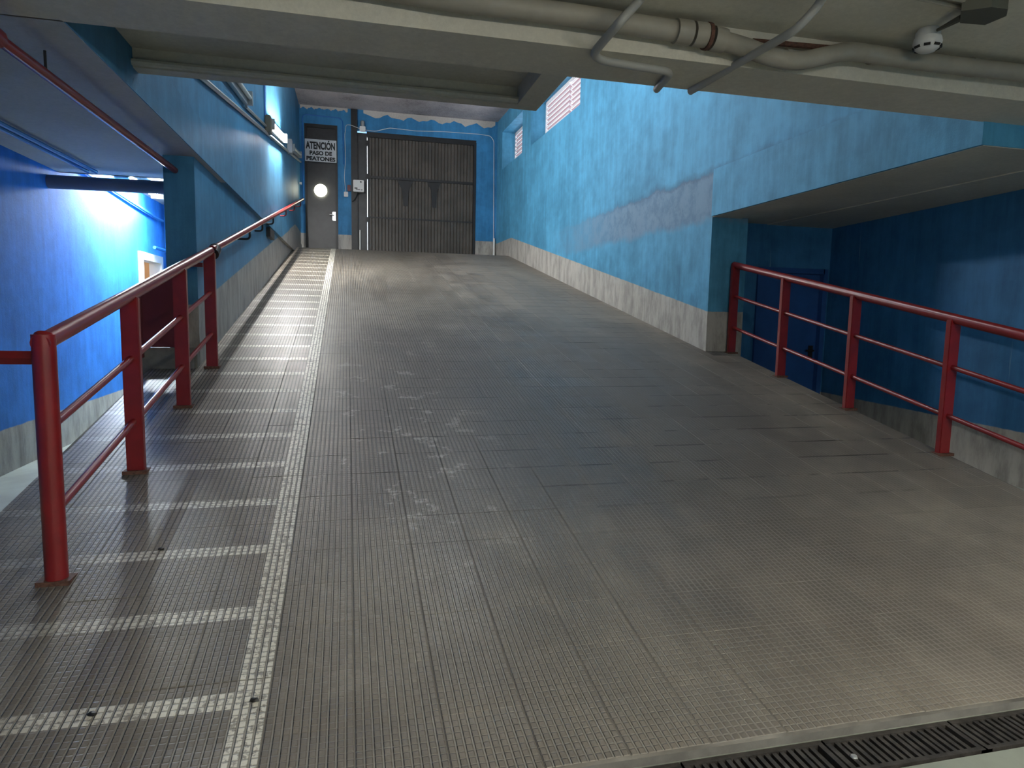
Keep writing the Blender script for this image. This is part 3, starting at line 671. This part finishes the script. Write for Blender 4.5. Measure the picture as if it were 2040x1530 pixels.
bm = bmesh.new(); q = [onZ(a, c, 2.74) for a, c in ((1915, 22), (1975, 14), (2008, 18), (2005, 32), (1962, 50), (1912, 46))]
A = [bm.verts.new(v) for v in q]; B = [bm.verts.new((v.x, v.y, 2.80)) for v in q]; bm.faces.new(A); bm.faces.new(B)
for i in range(6): bm.faces.new((A[i], A[(i+1) % 6], B[(i+1) % 6], B[i]))
child(from_bm('box', bm, M_OLIVE), fx)
child(tube('arm', [onZ(1918, 34, 2.755), onZ(1868, 60, 2.77)], [.016, .008], M_OLIVE, seg=8), fx)
child(tube('rod', [onZ(1820, -6, 2.785), onZ(1935, 19, 2.785)], .010, M_GREYPIPE, seg=8), fx); child(tube('rod', [onZ(1860, -12, 2.785), onZ(1950, 8, 2.785)], .010, M_GREYPIPE, seg=8), fx)

# ------------------------------------------------------------------ drain grate across the foot of the ramp
gid = 0; x = .46
while x < 2.9:
    L = .5; gid += 1
    nm = ['leftmost, below the lower border of the view', 'left neighbour of the one with the pale stud', 'with the pale stud at its left end', 'crossing the right border of the view', 'rightmost'][gid-1]
    rt = empty('drain_grate', (x, 1.61, 0), 'dirty iron drain grate section, '+nm, 'drain grate', 'drain grates at the foot of the ramp')
    bm = bmesh.new(); add_box(bm, x+.004, x+L-.004, 1.54, 1.556, -.03, .004); add_box(bm, x+.004, x+L-.004, 1.672, 1.690, -.03, .004)
    add_box(bm, x+.004, x+.022, 1.54, 1.69, -.03, .003); add_box(bm, x+L-.022, x+L-.004, 1.54, 1.69, -.03, .003)
    child(from_bm('frame', bm, M_IRON), rt)
    nb = 16
    for k in range(nb):
        xa = x+.034+k*(L-.068)/nb
        child(box('bar', xa+.004, xa+.019, 1.552, 1.676, -.028, random.uniform(-.001, .003), M_IRON), rt)
    if gid == 3:
        child(tube('stud', [(x+.05, 1.60, 0), (x+.05, 1.60, .007)], [.012, .009], M_STUD), rt)['label'] = 'pale stud'
    x += L

# ------------------------------------------------------------------ unseen garage lamps behind the camera, hung low so the ceiling catches light
batten('tube_lamp', (.2, -1.9, 2.42), (2.2, -1.9, 2.42), .3, .09, M_TUBER, 'unseen twin tube lamp hung well below the garage ceiling behind the viewpoint, running across the room', (0, 0, -1), None, True)
batten('tube_lamp', (3.0, -1.2, 2.50), (3.0, .8, 2.50), .3, .09, M_TUBER, 'twin tube lamp at the right of the viewpoint, running along the ramp direction', (0, 0, -1), None, True)

# crumbs lying on the ramp
for nm, (px, py) in (('black crumb on the white stripe nearest the camera', (183, 1425)), ('black crumb on the long white line, nearest the camera', (507, 1397)), ('black crumb between the second and third stripes', (321, 1095))):
    d = ray(px, py); Y = 2.3
    for _ in range(30):
        tt = Y/d.y; zz = EYE.z+d.z*tt; Y -= (rz(Y)-zz)*-1/(d.z/d.y-.2)*.8
    p = EYE+d*(Y/d.y)
    bm = bmesh.new(); bmesh.ops.create_icosphere(bm, subdivisions=2, radius=.011, matrix=Matrix.Translation((p.x, p.y, rz(p.y)+.004))@Matrix.Diagonal((1.3, .8, .6, 1)))
    for v in bm.verts: v.co += Vector((random.uniform(-1, 1), random.uniform(-1, 1), random.uniform(-1, 1)))*.002
    tag(from_bm('crumb', bm, M_BLACK, smooth=True), nm, 'debris')
